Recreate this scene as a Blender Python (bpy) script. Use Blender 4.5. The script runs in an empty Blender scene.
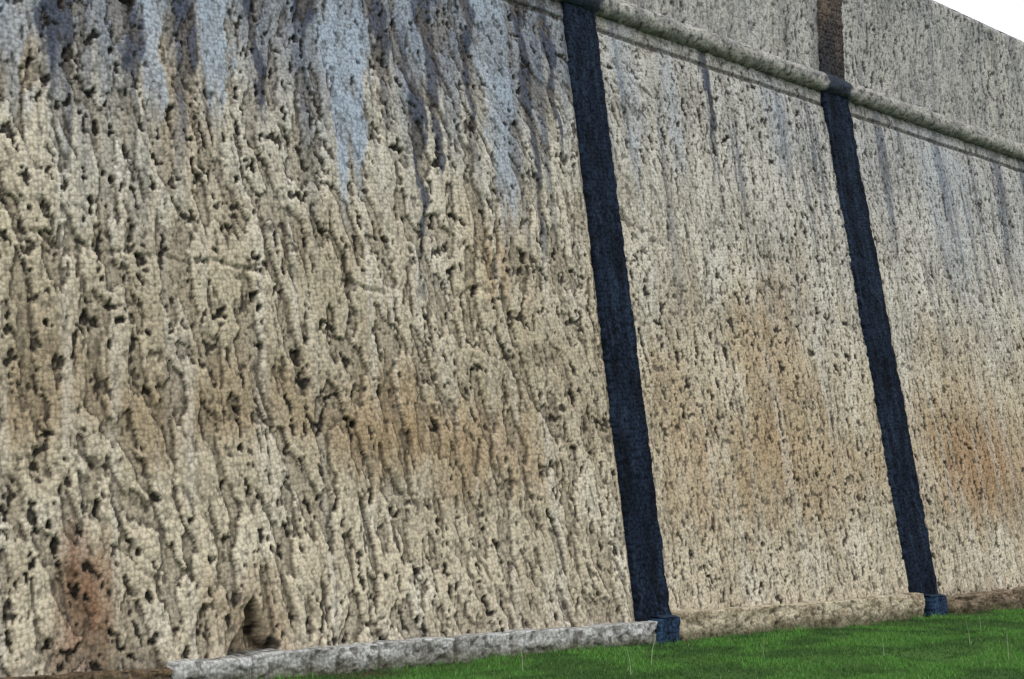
import bpy, math, numpy as np
from mathutils import Vector
rng = np.random.default_rng(7)
sc = bpy.context.scene
sc.view_settings.view_transform='Standard'; sc.view_settings.look='None'; sc.view_settings.exposure=0

# ---------------- noise helpers ----------------
P = rng.permutation(1024).astype(np.int32)
ANG = rng.random(1024)*2*np.pi
GX = np.cos(ANG).astype(np.float32); GY=np.sin(ANG).astype(np.float32)
def pn(x,y,seed=0):
    x=np.asarray(x,np.float32)+seed*17.37; y=np.asarray(y,np.float32)+seed*9.11
    xi=np.floor(x).astype(np.int32); yi=np.floor(y).astype(np.int32)
    fx=x-xi; fy=y-yi
    u=fx*fx*fx*(fx*(fx*6-15)+10); v=fy*fy*fy*(fy*(fy*6-15)+10)
    def g(ix,iy,dx,dy):
        k=P[(P[ix&1023]+iy)&1023]
        return GX[k]*dx+GY[k]*dy
    a=g(xi,yi,fx,fy); b=g(xi+1,yi,fx-1,fy); c=g(xi,yi+1,fx,fy-1); d=g(xi+1,yi+1,fx-1,fy-1)
    return ((a+(b-a)*u)*(1-v)+(c+(d-c)*u)*v)*1.5
def fbm(x,y,seed=0,o=4,gain=.5):
    s=0;a=1
    for i in range(o):
        s=s+a*pn(x*2**i,y*2**i,seed+i*3); a*=gain
    return s
def ss(a,b,x):
    t=np.clip((x-a)/(b-a),0,1); return t*t*(3-2*t)
def mixc(c,d,m): return c+(np.array(d,np.float32)-c)*m[...,None]
def blur(h,k):
    def b1(a,ax):
        c=np.cumsum(np.concatenate([np.repeat(np.take(a,[0],ax),k+1,ax),a,np.repeat(np.take(a,[-1],ax),k,ax)],ax),ax,dtype=np.float64)
        n=a.shape[ax]
        return (np.take(c,range(2*k+1,2*k+1+n),ax)-np.take(c,range(0,n),ax))/(2*k+1)
    return b1(b1(h,0),1)

def grid_object(name,X,Y,Z,mat,col=None,smooth=True,parent=None,flip=False):
    n,m=X.shape
    co=np.stack([X,Y,Z],-1).reshape(-1,3).astype(np.float32)
    idx=np.arange(n*m).reshape(n,m)
    f=np.stack([idx[:-1,:-1],idx[:-1,1:],idx[1:,1:],idx[1:,:-1]],-1).reshape(-1,4)
    if flip: f=f[:,::-1]
    me=bpy.data.meshes.new(name)
    me.vertices.add(len(co)); me.vertices.foreach_set('co',co.ravel())
    me.loops.add(f.size); me.loops.foreach_set('vertex_index',f.ravel().astype(np.int32))
    me.polygons.add(len(f)); me.polygons.foreach_set('loop_start',np.arange(0,f.size,4,dtype=np.int32))
    me.update(calc_edges=True)
    me.polygons.foreach_set('use_smooth',np.full(len(f),smooth))
    if col is not None:
        a=me.color_attributes.new('tint','FLOAT_COLOR','POINT')
        c=np.ones((n*m,4),np.float32); c[:,:3]=col.reshape(-1,3)
        a.data.foreach_set('color',c.ravel())
    me.materials.append(mat)
    o=bpy.data.objects.new(name,me); sc.collection.objects.link(o)
    if parent: o.parent=parent
    return o

# ---------------- materials ----------------
def tint_mat(name,rough=.92,gs=38,bump=.35,bd=.02,var=.35,spec=.15,speck=0,sps=17):
    m=bpy.data.materials.new(name); m.use_nodes=True
    nt=m.node_tree; N=nt.nodes; L=nt.links; b=N['Principled BSDF']
    b.inputs['Roughness'].default_value=rough; b.inputs['Specular IOR Level'].default_value=spec
    at=N.new('ShaderNodeAttribute'); at.attribute_name='tint'
    tc=N.new('ShaderNodeTexCoord')
    no=N.new('ShaderNodeTexNoise'); no.inputs['Scale'].default_value=gs; no.inputs['Detail'].default_value=3; no.inputs['Roughness'].default_value=.65
    L.new(tc.outputs['Object'],no.inputs['Vector'])
    r=N.new('ShaderNodeMapRange'); r.inputs['From Min'].default_value=.25; r.inputs['From Max'].default_value=.75
    r.inputs['To Min'].default_value=1-var; r.inputs['To Max'].default_value=1+var*.8
    L.new(no.outputs['Fac'],r.inputs['Value'])
    mx=N.new('ShaderNodeMix'); mx.data_type='RGBA'; mx.blend_type='MULTIPLY'; mx.inputs['Factor'].default_value=1
    L.new(at.outputs['Color'],mx.inputs['A']); L.new(r.outputs[0],mx.inputs['B'])
    res=mx.outputs['Result']
    hsock=no.outputs['Fac']
    if speck:
        v2=N.new('ShaderNodeTexVoronoi'); v2.inputs['Scale'].default_value=sps; v2.inputs['Randomness'].default_value=.7
        mp2=N.new('ShaderNodeMapping'); mp2.inputs['Scale'].default_value=(1.25,.2,1); mp2.inputs['Rotation'].default_value=(0,.12,0)
        L.new(tc.outputs['Object'],mp2.inputs[0]); L.new(mp2.outputs[0],v2.inputs['Vector'])
        r2=N.new('ShaderNodeMapRange'); r2.inputs['From Min'].default_value=.35; r2.inputs['From Max'].default_value=.75
        r2.inputs['To Min'].default_value=1; r2.inputs['To Max'].default_value=1-speck; r2.interpolation_type='SMOOTHSTEP'
        L.new(v2.outputs['Distance'],r2.inputs['Value'])
        m2=N.new('ShaderNodeMix'); m2.data_type='RGBA'; m2.blend_type='MULTIPLY'; m2.inputs['Factor'].default_value=1
        L.new(res,m2.inputs['A']); L.new(r2.outputs[0],m2.inputs['B']); res=m2.outputs['Result']
        a2=N.new('ShaderNodeMath'); a2.operation='MULTIPLY_ADD'; a2.inputs[1].default_value=-.8
        L.new(v2.outputs['Distance'],a2.inputs[0]); L.new(hsock,a2.inputs[2]); hsock=a2.outputs[0]
    L.new(res,b.inputs['Base Color'])
    if bump:
        bu=N.new('ShaderNodeBump'); bu.inputs['Strength'].default_value=bump; bu.inputs['Distance'].default_value=bd
        L.new(hsock,bu.inputs['Height']); L.new(bu.outputs[0],b.inputs['Normal'])
    return m
M_wall=tint_mat('weathered_stucco',bump=.5,bd=.016,speck=.42,var=.26,sps=20)
M_band=tint_mat('navy_paint',rough=.9,gs=30,bump=.8,bd=.025,var=.5,spec=.08,speck=.65)
M_foot=tint_mat('footing_stone',gs=30,bump=.7,bd=.02,speck=.4,sps=22)
M_ground=tint_mat('grass_soil',gs=25,bump=.8,bd=.04,var=.4)
M_blade=tint_mat('grass_blade',rough=.6,gs=6,bump=0,var=.15,spec=.2)

# ---------------- wall surface definition ----------------
BAT=.155; ZC=9.5
BANDS=(11.83,18.26)
def wall_y(z): return BAT*z
CREAM=np.array([.595,.53,.405],np.float32)
DRIPS=[(7.5,7.95,5.0,.40,90,1.0),(5.72,8.6,5.6,.26,92,.85),(4.95,8.6,5.8,.24,94,.75),(10.0,9.0,5.4,.38,96,.7),(12.7,9.2,6.3,.3,98,.4),(13.7,8.9,6.8,.22,100,.35),(3.4,8.2,5.6,.34,102,.6),(16.4,9,7.0,.5,104,.3),(21.5,9.2,5.5,1.1,106,.3),(8.6,9.3,6.5,.3,107,.4)]
def drip(X,Z,x,zt,zb,w,seed):
    t=np.clip((zt-Z)/(zt-zb),-1,1.3)
    ww=w*(1-.7*np.clip(t,0,1)**1.5)
    e=np.abs(X-x-.14*pn(X*0+2,Z*.8,seed)+.10*fbm(X*4,Z*1.5,seed+1,5))/ww
    en=.22*pn(X*9,Z*.7,seed+2)+.15*pn(X*14,Z*6,seed+5)
    return (1-ss(.6,1.1,e+en))*(1-ss(.65,1.1,t+.35*pn(X*6,Z*.6,seed+3)))*ss(-.3,.05,t)
def relief(X,Z):
    left=1-ss(9.5,13.5,X+.8*pn(X*.5,Z*.5,46))
    low=1-ss(4.5,8.5,Z+.8*pn(X*.5,Z*.4,47))
    rough=(.25+.75*left*(.5+.5*low))*(.80+.45*ss(-.4,.4,fbm(X*.55,Z*.5,37,3)))
    wx=X+.05*fbm(X*1.3,Z*1.0,1,3)+(.22*left+.03)*(Z-3)*(.6+.9*pn(X*.22,Z*.25,21))
    wz=Z+.22*fbm(X*.9,Z*.6,9,3)
    n1=pn(wx*4.4,wz*1.25,2)+.40*pn(wx*10,wz*3.0,3)+.18*pn(wx*23,wz*10,4)
    n2=pn(wx*11,wz*3.6,6)+.5*pn(wx*21,wz*9,7)+.3*pn(wx*42,wz*20,17)
    pl=ss(-.22,-.10,n1)
    pl2=ss(-.34,-.12,n2)
    dome=np.sqrt(np.clip(n1+.22,0,.7)+1e-4)
    h=rough*(.018*pl+.048*dome)+.010*pl2
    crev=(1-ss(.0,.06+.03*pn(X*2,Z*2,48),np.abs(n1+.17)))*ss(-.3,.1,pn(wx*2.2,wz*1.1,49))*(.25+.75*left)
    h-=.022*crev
    ms=ss(-.6,.3,fbm(X*.6,Z*.5,31,3))
    p=pn(wx*8,wz*4.2,11)+.45*pn(X*22,Z*14,12)
    pit=ss(.40,.60,p)*(.45+.55*ms)
    p3=pn(wx*4.6,wz*3.0,19)+.35*pn(X*14,Z*9,20)
    pit3=ss(.62,.76,p3)*(.3+.7*left)
    pit=np.maximum(pit,pit3)
    h-=.034*pit+.02*pit3
    p2=pn(wx*15,wz*8,13)+.35*pn(X*35,Z*25,18)
    pit2=ss(.30,.48,p2)*(.65+.35*ms)*(1-.40*left)
    h-=.013*pit2
    h+=.035*fbm(X*.35,Z*.5,14,2)+.005*fbm(X*14,Z*9,15,3)
    led=np.abs(Z-(4.35+.25*pn(X*.7,0*Z,41)+.1*pn(X*3,Z,42)))
    h-=.030*left*(1-ss(.0,.05,led))*ss(-.1,.3,pn(X*.9,Z*0,43))
    dx=(X-5.92)/.24; dz=(Z-.2)/.55
    q=np.abs(dx)+np.clip(dz,-.2,2)
    h-=.30*(1-ss(.55,1.05,q+.22*pn(X*5,Z*5,44)))
    q=np.sqrt(((X-4.1)/.35)**2+((Z-.4)/.6)**2)+.4*pn(X*3,Z*3,45)
    h-=.06*(1-ss(.6,1.1,q))
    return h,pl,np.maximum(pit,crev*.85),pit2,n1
def blob(X,Z,x,z,rx,rz,seed,w=.6,fx=2.6,fz=.7,soft=.95):
    q=np.sqrt(((X-x)/rx)**2+((Z-z)/rz)**2)+w*fbm(X*fx,Z*fz,seed,6,.6)
    return 1-ss(1-soft,1+soft*.6,q)
def wall_color(X,Z,h,pl,pit,pit2,n1,dm):
    n,m=X.shape
    c=np.ones((n,m,3),np.float32)*CREAM
    left=1-ss(11,12.5,X)
    f=fbm(X*.7,Z*.6,50,5)
    c=mixc(c,(.48,.42,.315),ss(-.2,.5,f)*.7)
    c=mixc(c,(.70,.655,.545),ss(0,.6,fbm(X*1.3,Z*.7,52,5))*.6)
    g=ss(2.8,7.8,Z+1.1*fbm(X*.9,Z*.35,53,4)-.5*left)
    c=mixc(c,(.53,.525,.51),g*(.6+.3*ss(12,20,X)))
    zb=2.62-.02*(X-5)+.25*pn(X*.6,0*Z,60)
    bb=np.exp(-((Z-zb+.35*fbm(X*1.2,Z*1.2,54,4))/.50)**2)
    c=mixc(c,(.31,.22,.125),bb*(.66*(1-ss(8.5,11.5,X))+.10))
    c=mixc(c,(.40,.34,.24),.5*left*ss(1.9,3.0,Z)*(1-ss(3.6,5.5,Z)))
    for (x,z,rx,rz,o,s) in [(15.2,3.9,1.0,1.6,.55,61),(15.7,2.5,1.6,1.0,.5,62),(13.0,2.7,.7,1.4,.5,63),(20.8,2.4,2.4,1.1,.75,64),(20.7,3.5,1.6,1.3,.42,65),
                            (7.9,2.5,.5,.7,.5,66),(9.65,4.9,.45,.8,.45,67),(5.2,6.3,.35,1.3,.45,68),(9.4,2.3,1.0,.6,.4,69),(24.5,3.,1.8,1.,.4,70),(14.4,2.0,1.8,.7,.4,73),(3.6,6.8,.4,.9,.4,74)]:
        c=mixc(c,(.41,.28,.15),blob(X,Z,x,z,rx,rz,s)*o)
    c=mixc(c,(.34,.19,.11),blob(X,Z,20.8,2.35,1.5,.85,264)*.42)
    c=mixc(c,(.22,.10,.05),blob(X,Z,4.15,.6,.26,.8,71)*.8)
    c=mixc(c,(.28,.18,.10),blob(X,Z,5.92,.3,.45,.6,72)*.5)
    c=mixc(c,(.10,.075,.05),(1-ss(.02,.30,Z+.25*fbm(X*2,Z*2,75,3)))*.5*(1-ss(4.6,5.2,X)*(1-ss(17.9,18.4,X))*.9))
    st=pn(X*3.6,Z*.2,80)+.6*pn(X*9,Z*.3,81)+.45*pn(X*24,Z*.6,82)
    up=ss(3.2,8.0,Z+.9*pn(X*1.3,Z*.3,83))
    c=mixc(c,(.12,.135,.17),ss(.10,.66,st)*up*.80)
    c=mixc(c,(.70,.69,.65),ss(.15,.8,-st)*(.28+.27*up))
    top=ss(6.2,8.4,Z+1.6*pn(X*2.4,Z*.2,84)+.5*(1-ss(5,7,X)))
    c=mixc(c,(.18,.21,.27),top*(.60*left+.25))
    for k,(x,zt,zb_,w,s,o) in enumerate(DRIPS):
        c=mixc(c,(.37,.44,.54),drip(X,Z,x,zt,zb_,w,s)*o*.95)
    for (x,zt,zb_,w,s) in [(8.92,9.0,5.7,.18,110),(4.7,8.4,5.6,.18,112),(8.1,9.4,6.4,.2,114),(6.9,9.4,7.2,.25,118),(3.9,8,5.5,.22,119),(10.6,9.4,5.4,.15,116),(5.35,8.6,6.0,.14,117),(9.5,9.2,6.2,.13,151),(6.3,9,6.1,.14,153),(11.1,9.3,6.4,.12,154),(8.5,7.5,4.0,.10,155),(14.6,9.2,7.0,.12,156),(2.9,8,5,.12,157)]:
        c=mixc(c,(.05,.062,.10),drip(X,Z,x,zt,zb_,w,s)*.88)
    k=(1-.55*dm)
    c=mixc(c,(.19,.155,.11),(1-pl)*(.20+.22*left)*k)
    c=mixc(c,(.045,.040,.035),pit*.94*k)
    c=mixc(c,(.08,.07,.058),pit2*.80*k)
    cav=blur(h,3)-h  # flake-edge shade and cavity dirt painted into the colour, raised relief lightened
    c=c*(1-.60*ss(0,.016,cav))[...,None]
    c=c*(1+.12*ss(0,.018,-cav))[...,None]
    return np.clip(c,.01,.8).astype(np.float32)

xs=np.concatenate([np.arange(-10,1.5,.07),np.arange(1.5,27.5,.0165),np.arange(27.5,70,.11)])
zs=np.concatenate([np.arange(-.4,9.36,.0175),[9.42,9.5]])
Z,X=np.meshgrid(zs,xs,indexing='ij'); X=X.astype(np.float32); Z=Z.astype(np.float32)
h,pl,pit,pit2,n1=relief(X,Z)
dm=np.zeros_like(X)
for (x,zt,zb_,w,s,o) in DRIPS: dm=np.maximum(dm,drip(X,Z,x,zt,zb_,w,s)*min(1,o*1.2))
base=.045+.04*fbm(X*.35,Z*.5,14,2)
h=h+(base-h)*.6*dm
gv=1-ss(.02,.06,np.abs(Z-9.05-.01*pn(X*2,Z*0,77)))
h=h*(1-.5*ss(8.9,9.2,Z)) -.035*gv
for xb in BANDS:
    mm=1-ss(.26,.40,np.abs(X-xb)); h=h*(1-mm)-.02*mm
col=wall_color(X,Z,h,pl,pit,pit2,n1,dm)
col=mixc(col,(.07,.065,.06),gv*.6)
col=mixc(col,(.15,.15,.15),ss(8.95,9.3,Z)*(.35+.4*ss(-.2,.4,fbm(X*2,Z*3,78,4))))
root=bpy.data.objects.new('fortress_wall',None); sc.collection.objects.link(root)
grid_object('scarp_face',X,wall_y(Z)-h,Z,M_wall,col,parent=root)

# parapet
PY=wall_y(ZC)+.03; PT=12.3
xp=np.concatenate([np.arange(-10,10,.08),np.arange(10,30,.026),np.arange(30,70,.14)])
zp=np.arange(9.5,PT+.001,.024)
Zp,Xp=np.meshgrid(zp,xp,indexing='ij'); Xp=Xp.astype(np.float32); Zp=Zp.astype(np.float32)
hp,a1,a2,a3,a4=relief(Xp+31,Zp+4)
hp=hp*.8
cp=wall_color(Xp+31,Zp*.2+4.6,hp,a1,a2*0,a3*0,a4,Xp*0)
cp=mixc(cp,(.44,.44,.44),np.full(Xp.shape,.40,np.float32))
cp=mixc(cp,(.15,.155,.17),ss(-.3,.6,fbm(Xp*2.,Zp*.5,130,4))*.45)
cp=mixc(cp,(.5,.495,.48),ss(.1,.6,fbm(Xp*2.6,Zp*.9,135,5))*.5)
cp=mixc(cp,(.05,.05,.05),np.clip(a2*.9+a3*.85,0,.95))
e=ss(PT-.12,PT,Zp+.05*pn(Xp*3,Zp,131))
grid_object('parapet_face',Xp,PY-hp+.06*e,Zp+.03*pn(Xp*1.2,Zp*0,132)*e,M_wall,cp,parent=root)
def strip(name,prof,x0,x1,dx,mat,color,amp,parent,seed=200,fr=3,flip=False):
    xx=np.arange(x0,x1+dx/2,dx)
    pr=np.array(prof,np.float32); 
    n=len(pr); Xs=np.repeat(xx[None,:],n,0).astype(np.float32)
    Ys=np.repeat(pr[:,0:1],len(xx),1); Zs=np.repeat(pr[:,1:2],len(xx),1)
    s=np.cumsum(np.r_[0,np.hypot(*np.diff(pr,axis=0).T)]).astype(np.float32)[:,None]+Xs*0
    tx=np.gradient(pr[:,0]); tz=np.gradient(pr[:,1]); l=np.hypot(tx,tz)+1e-6
    nx=(tz/l)[:,None]; nz=(-tx/l)[:,None]
    d=amp*fbm(Xs*fr,s*fr,seed,5)
    c=color(Xs,s,Zs,d) if callable(color) else np.ones(Xs.shape+(3,),np.float32)*np.array(color,np.float32)
    return grid_object(name,Xs,Ys-nx*d,Zs-nz*d,mat,c,parent=parent,flip=flip)
strip('parapet_top',[(PY+.06,PT),(PY+.4,PT+.02),(PY+1.5,PT+.03),(PY+1.8,PT)],-10,70,.25,M_wall,(.33,.32,.30),.01,root)
strip('wall_back',[(PY+1.8,PT),(PY+1.8,6),(PY+1.9,-.3)],-10,70,.5,M_wall,(.36,.33,.27),.02,root)

# cordon moulding
CY=wall_y(ZC)
prof=[]
for i in range(25):
    a=math.radians(-115+i*(230/24))
    prof.append((CY-.02-.19*math.cos(a),ZC+.19*math.sin(a)))
def ccol(Xs,s,Zs,d):
    c=np.ones(Xs.shape+(3,),np.float32)*np.array((.42,.41,.385),np.float32)
    c=mixc(c,(.17,.175,.19),ss(-.15,.5,fbm(Xs*3,s*5,220,4))*.65)
    c=mixc(c,(.54,.535,.51),ss(0,.5,fbm(Xs*1.5,s*3,222,4))*.5)
    c=mixc(c,(.10,.10,.10),(1-ss(ZC-.2,ZC+.0,Zs))*.5)  # shade under the moulding, painted into its colour
    for xb in BANDS:
        c=mixc(c,(.022,.035,.065),(1-ss(.30,.46,np.abs(Xs-xb)+.08*pn(Xs*5,s*9,224)))*.95)
    c=mixc(c,(.05,.05,.05),ss(.2,.45,pn(Xs*11,s*12,225))*.75)
    return c
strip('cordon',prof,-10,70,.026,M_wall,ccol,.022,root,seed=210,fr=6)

# ---------------- vertical navy bands ----------------
def band(name,xc,w,z0,z1,par,y_of,proud,colors,seed,brick=False,depth=.12):
    us=np.linspace(-1,1,49); zz=np.arange(z0,z1,.02)
    Zb,U=np.meshgrid(zz,us,indexing='ij'); Zb=Zb.astype(np.float32);U=U.astype(np.float32)
    body=np.clip(U/.93,-1,1)
    edge=np.sign(U)*(.022*fbm(Zb*3,U*0+np.sign(U)*3,seed,6,.65))
    Xb=xc+body*w/2+edge*np.abs(body)
    rim=ss(.93,1,np.abs(U))
    hh=proud+.014*fbm(Xb*7,Zb*3,seed+2,5)-.014*ss(.25,.5,pn(Xb*11,Zb*6,seed+4))
    Yb=y_of(Zb)-hh*(1-rim)+depth*rim
    c=np.ones(Xb.shape+(3,),np.float32)*np.array(colors[0],np.float32)
    c=mixc(c,colors[1],ss(-.1,.5,pn(Xb*7,Zb*.6,seed+6)+.5*fbm(Xb*12,Zb*3,seed+7,3))*.7)
    c=mixc(c,colors[2],ss(.0,.6,fbm(Xb*4,Zb*1.1,seed+8,5))*.7)
    if brick:
        row=np.floor(Zb/.16); jm=1-ss(.006,.02,np.minimum((Zb%.16),.16-(Zb%.16)))
        xr=(Xb+.5*(row%2)*.36)%.36; jm=np.maximum(jm,1-ss(.006,.02,np.minimum(xr,.36-xr)))
        Yb=Yb+.015*jm; c=mixc(c,(.20,.19,.18),jm*.6)
        c=mixc(c,(.03,.035,.05),(1-ss(PT-2.3,PT-1.2,Zb+.5*pn(Xb*3,Zb*2,seed+9)))*.7)
    grid_object(name,Xb,Yb,Zb,M_band,c,parent=par)
navy=[(.012,.020,.039),(.026,.043,.076),(.006,.008,.013)]
for i,(xc,w,sd) in enumerate([(11.83,.62,300),(18.26,.76,330)]):
    par=bpy.data.objects.new('painted_pilaster' ,None); sc.collection.objects.link(par)
    band('shaft',xc,w,.10,9.34,par,wall_y,.075,navy,sd)
    band('parapet_strip',xc+.05,w*.95,9.68,PT-.03,par,lambda z:z*0+PY,.06,[(.12,.09,.08),(.19,.145,.12),(.07,.07,.08)],sd+15,brick=True)
    band('base_block',xc+.10,w*.62,-.35,.17,par,lambda z:z*0-.13,.10,[(.025,.05,.10),(.04,.085,.16),(.015,.025,.045)],sd+24,depth=.1)
    strip('base_block_cap',[(-.225,.16),(-.17,.175),(.1,.18)],xc+.10-w*.30,xc+.10+w*.30,.03,M_band,(.03,.05,.09),.004,par,seed=sd,fr=5)

# ---------------- footings: squared ledges ----------------
def footing(name,x0,x1,ht,yo,base,dark,seed,joint=1.1,amp=.03,jd=.06,tilt=.05,r=.02):
    xx=np.arange(x0,x1,.02)
    prof=[(.25,ht)]+[(.25-t*(.25+yo-r),ht) for t in np.linspace(.1,1,16)]
    prof+=[(-yo+r-r*math.sin(a),ht-r*(1-math.cos(a))) for a in np.linspace(.4,math.pi/2,4)]
    prof+=[(-yo,ht-r-t*(ht+.35)) for t in np.linspace(.04,1,30)]
    pr=np.array(prof,np.float32); n=len(pr)
    Xs=np.repeat(xx[None,:],n,0).astype(np.float32)
    s=np.cumsum(np.r_[0,np.hypot(*np.diff(pr,axis=0).T)]).astype(np.float32)[:,None]+Xs*0
    Y=np.repeat(pr[:,:1],len(xx),1); Zf=np.repeat(pr[:,1:],len(xx),1)
    d=amp*fbm(Xs*3,s*4,seed,5)
    jx=((Xs+.6*pn(Xs*.5,s*0,seed+7))/joint); cell=np.floor(jx); jf=jx-cell; jf=np.minimum(jf,1-jf)*joint
    jm=1-ss(.006,.03,jf+.02*pn(Xs*8,s*6,seed+9))
    stp=tilt*(np.sin(cell*12.9898+seed)*1.0)
    topn=stp+.018*fbm(Xs*2,s*0,seed+5,4)
    Zf=np.where(Zf>-.05,Zf+topn*np.clip(Zf/ht,0,1),Zf)
    front=np.clip((.1-Y)/(.1+yo),0,1)
    Y=Y-d*front+jd*jm*front+.6*tilt*np.sin(cell*78.233+seed)*front; Zf=Zf-jd*.5*jm*(Zf>ht*.6)+.3*d*(Zf>ht*.6)
    c=np.ones(Xs.shape+(3,),np.float32)*np.array(base,np.float32)
    c=c*(1+.14*np.sin(cell*37.7))[...,None]
    c=mixc(c,dark,ss(-.1,.5,fbm(Xs*2.5,s*4,seed+11,5))*.75)
    c=mixc(c,(.05,.04,.03),jm*.65)
    c=mixc(c,(.08,.08,.04),(1-ss(-.12,.05,Zf+.06*fbm(Xs*4,s,seed+13,3)))*.75)
    c=mixc(c,(.10,.085,.06),ss(.0,.12,Y+.05*fbm(Xs*3,s*3,seed+15,3))*.7)
    pt=ss(.25,.45,pn(Xs*10,s*12,seed+14)); c=mixc(c,(.07,.06,.05),pt*.65); Y=Y+.018*pt*front
    for k in (0,-1):
        Y[:,k]=.3
    grid_object(name,Xs,Y,Zf,M_foot,c)
footing('stone_footing',4.95,11.72,.105,.22,(.53,.54,.53),(.25,.245,.23),400,joint=.95,jd=.03,amp=.04,tilt=.02)
footing('stone_footing',12.15,18.0,.22,.20,(.56,.50,.37),(.34,.28,.19),430,joint=.75,amp=.035,jd=.03,tilt=.02)
footing('stone_footing',18.65,60,.16,.24,(.27,.21,.15),(.12,.095,.065),460,joint=.5,amp=.08,jd=.03,tilt=.03)
footing('stone_footing',-10,4.97,.04,.20,(.17,.12,.075),(.08,.06,.04),490,joint=.6,amp=.08,jd=.03,tilt=.03)

# ---------------- ground ----------------
def gz(x,y): 
    near=np.exp(-(np.abs(x-12)/60)**2-(np.abs(y)/60)**2)
    return (-.17+.05*fbm(x*.35,y*.35,500,3)+.03*pn(x*1.1,y*1.1,505)*np.exp(-(y/12)**2))*near
gx=np.concatenate([-np.geomspace(900,6.2,34),np.arange(-6,34,.12),np.geomspace(34.2,900,34)])
gy=np.concatenate([-np.geomspace(900,14.2,30),np.arange(-14,1.2,.12),np.geomspace(1.4,900,30)])
YY,XX=np.meshgrid(gy,gx,indexing='ij'); XX=XX.astype(np.float32);YY=YY.astype(np.float32)
GG=gz(XX,YY)
gc=np.ones(XX.shape+(3,),np.float32)*np.array((.045,.10,.022),np.float32)
gc=mixc(gc,(.06,.14,.028),ss(-.3,.5,fbm(XX*.5,YY*.5,510,4)))
gc=mixc(gc,(.07,.05,.03),(1-ss(.25,.45,-YY+.2*fbm(XX*1.5,YY*1.5,512,3)))*(YY>-2))
grid_object('ground',XX,YY,GG,M_ground,gc)

def blades(name,n,x0,x1,y0,y1,hmin,hmax,w,seed):
    r=np.random.default_rng(seed)
    x=r.uniform(x0,x1,n).astype(np.float32); y=r.uniform(y0,y1,n).astype(np.float32)
    den=fbm(x*.9,y*.9,520,4)
    edge=.22+.12*fbm(x*1.3,y*0,522,4)
    edge=np.where(x<5.0,edge+.1,edge)
    keep=(-y>edge)&(r.random(n)<np.clip(.85+.3*den,.4,1)); x,y,den=x[keep],y[keep],den[keep]; n=len(x)
    tall=1+1.1*(1-ss(.0,.35,-y-edge[keep]))*(r.random(n)<.35)      # unmown fringe along the footing
    hh=r.uniform(hmin,hmax,n)*(1+.35*den)*tall; a=r.uniform(0,2*np.pi,n); b=r.uniform(0,2*np.pi,n); ln=hh*r.uniform(.1,.8,n)
    z=gz(x,y)-.01
    dx=np.cos(a)*w/2; dy=np.sin(a)*w/2
    co=np.empty((n,3,3),np.float32)
    co[:,0]=np.stack([x-dx,y-dy,z],-1); co[:,1]=np.stack([x+dx,y+dy,z],-1)
    co[:,2]=np.stack([x+np.cos(b)*ln,y+np.sin(b)*ln,z+hh],-1)
    me=bpy.data.meshes.new(name)
    me.vertices.add(n*3); me.vertices.foreach_set('co',co.ravel())
    me.loops.add(n*3); me.loops.foreach_set('vertex_index',np.arange(n*3,dtype=np.int32))
    me.polygons.add(n); me.polygons.foreach_set('loop_start',np.arange(0,n*3,3,dtype=np.int32))
    me.update(calc_edges=True)
    t=ss(-.35,.35,den+.5*fbm(x*.45,y*2.2,525,3))[:,None]; q=r.random((n,1))
    c=np.array((.038,.105,.024))*(1-t)+np.array((.095,.25,.045))*t
    c=c*(.65+.7*q); c=np.where(r.random((n,1))<.02,np.array((.22,.28,.10)),c)
    cc=np.ones((n,3,4),np.float32); cc[:,:,:3]=c[:,None,:]; cc[:,:2,:3]*=.7
    at=me.color_attributes.new('tint','FLOAT_COLOR','POINT'); at.data.foreach_set('color',cc.ravel())
    me.materials.append(M_blade)
    o=bpy.data.objects.new(name,me); sc.collection.objects.link(o); return o
blades('grass',440000,1,30,-9,-.12,.022,.055,.014,1)

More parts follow.
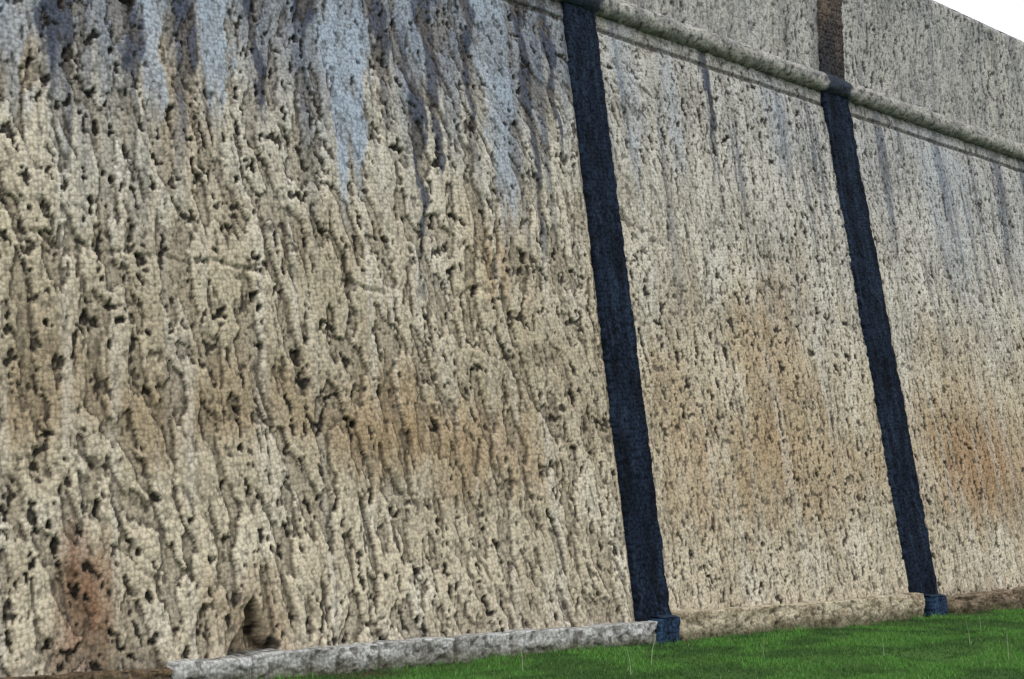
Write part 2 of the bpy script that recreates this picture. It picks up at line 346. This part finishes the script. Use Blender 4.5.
vs=[];fs=[]
M_st=bpy.data.materials.new('dry_stalk'); M_st.use_nodes=True
M_st.node_tree.nodes['Principled BSDF'].inputs['Base Color'].default_value=(.40,.46,.34,1)
for (x,y) in [(11.5,-2.2),(12.6,-3.1),(14.8,-2.9),(13.8,-4.0),(16.6,-2.0),(10.0,-1.8),(8.6,-1.2),(15.2,-4.2),(17.5,-3.1),(9.2,-2.3)]:
    z0=float(gz(np.float32(x),np.float32(y))); H=.22+.14*rng.random(); lx=rng.normal()*.04
    for k in range(3):
        t=k/2; 
        for j in range(3):
            a=j*2.094; r_=.005*(1-.6*t)
            vs.append((x+lx*t*t+r_*math.cos(a),y+r_*math.sin(a),z0+H*t))
    b=len(vs)-9
    for k in range(2):
        for j in range(3):
            fs.append((b+k*3+j,b+k*3+(j+1)%3,b+k*3+3+(j+1)%3,b+k*3+3+j))
me=bpy.data.meshes.new('dry_grass_stalks'); me.from_pydata(vs,[],fs); me.materials.append(M_st)
sc.collection.objects.link(bpy.data.objects.new('dry_grass_stalks',me))

# ---------------- light ----------------
w=bpy.data.worlds.new('World'); sc.world=w; w.use_nodes=True
N=w.node_tree.nodes; L=w.node_tree.links; bg=N['Background']
sd=Vector((-.40,-.72,.85)).normalized()
sky=N.new('ShaderNodeTexSky'); sky.sky_type='NISHITA'; sky.sun_disc=False
sky.sun_elevation=math.asin(sd.z); sky.sun_rotation=math.atan2(sd.x,sd.y)
sky.air_density=1; sky.dust_density=3; sky.ozone_density=1
mx=N.new('ShaderNodeMix'); mx.data_type='RGBA'; mx.inputs['Factor'].default_value=.75
mx.inputs['B'].default_value=(12,12,12,1)
L.new(sky.outputs[0],mx.inputs['A']); L.new(mx.outputs['Result'],bg.inputs[0]); bg.inputs[1].default_value=.125
sl=bpy.data.lights.new('sun','SUN'); sl.energy=.95; sl.angle=math.radians(14); sl.color=(1,.96,.90)
so=bpy.data.objects.new('sun',sl); sc.collection.objects.link(so)
so.rotation_euler=sd.to_track_quat('Z','Y').to_euler(); so.location=(-10,-15,20)

# ---------------- camera ----------------
cd=bpy.data.cameras.new('camera'); cd.lens=1200/1024*36; cd.sensor_width=36; cd.clip_end=3000; cd.clip_start=.1
co=bpy.data.objects.new('camera',cd); sc.collection.objects.link(co); sc.camera=co
co.location=(0,-11.85,1.6)
co.rotation_euler=(math.radians(90+8.06),0,math.radians(51.58-90))
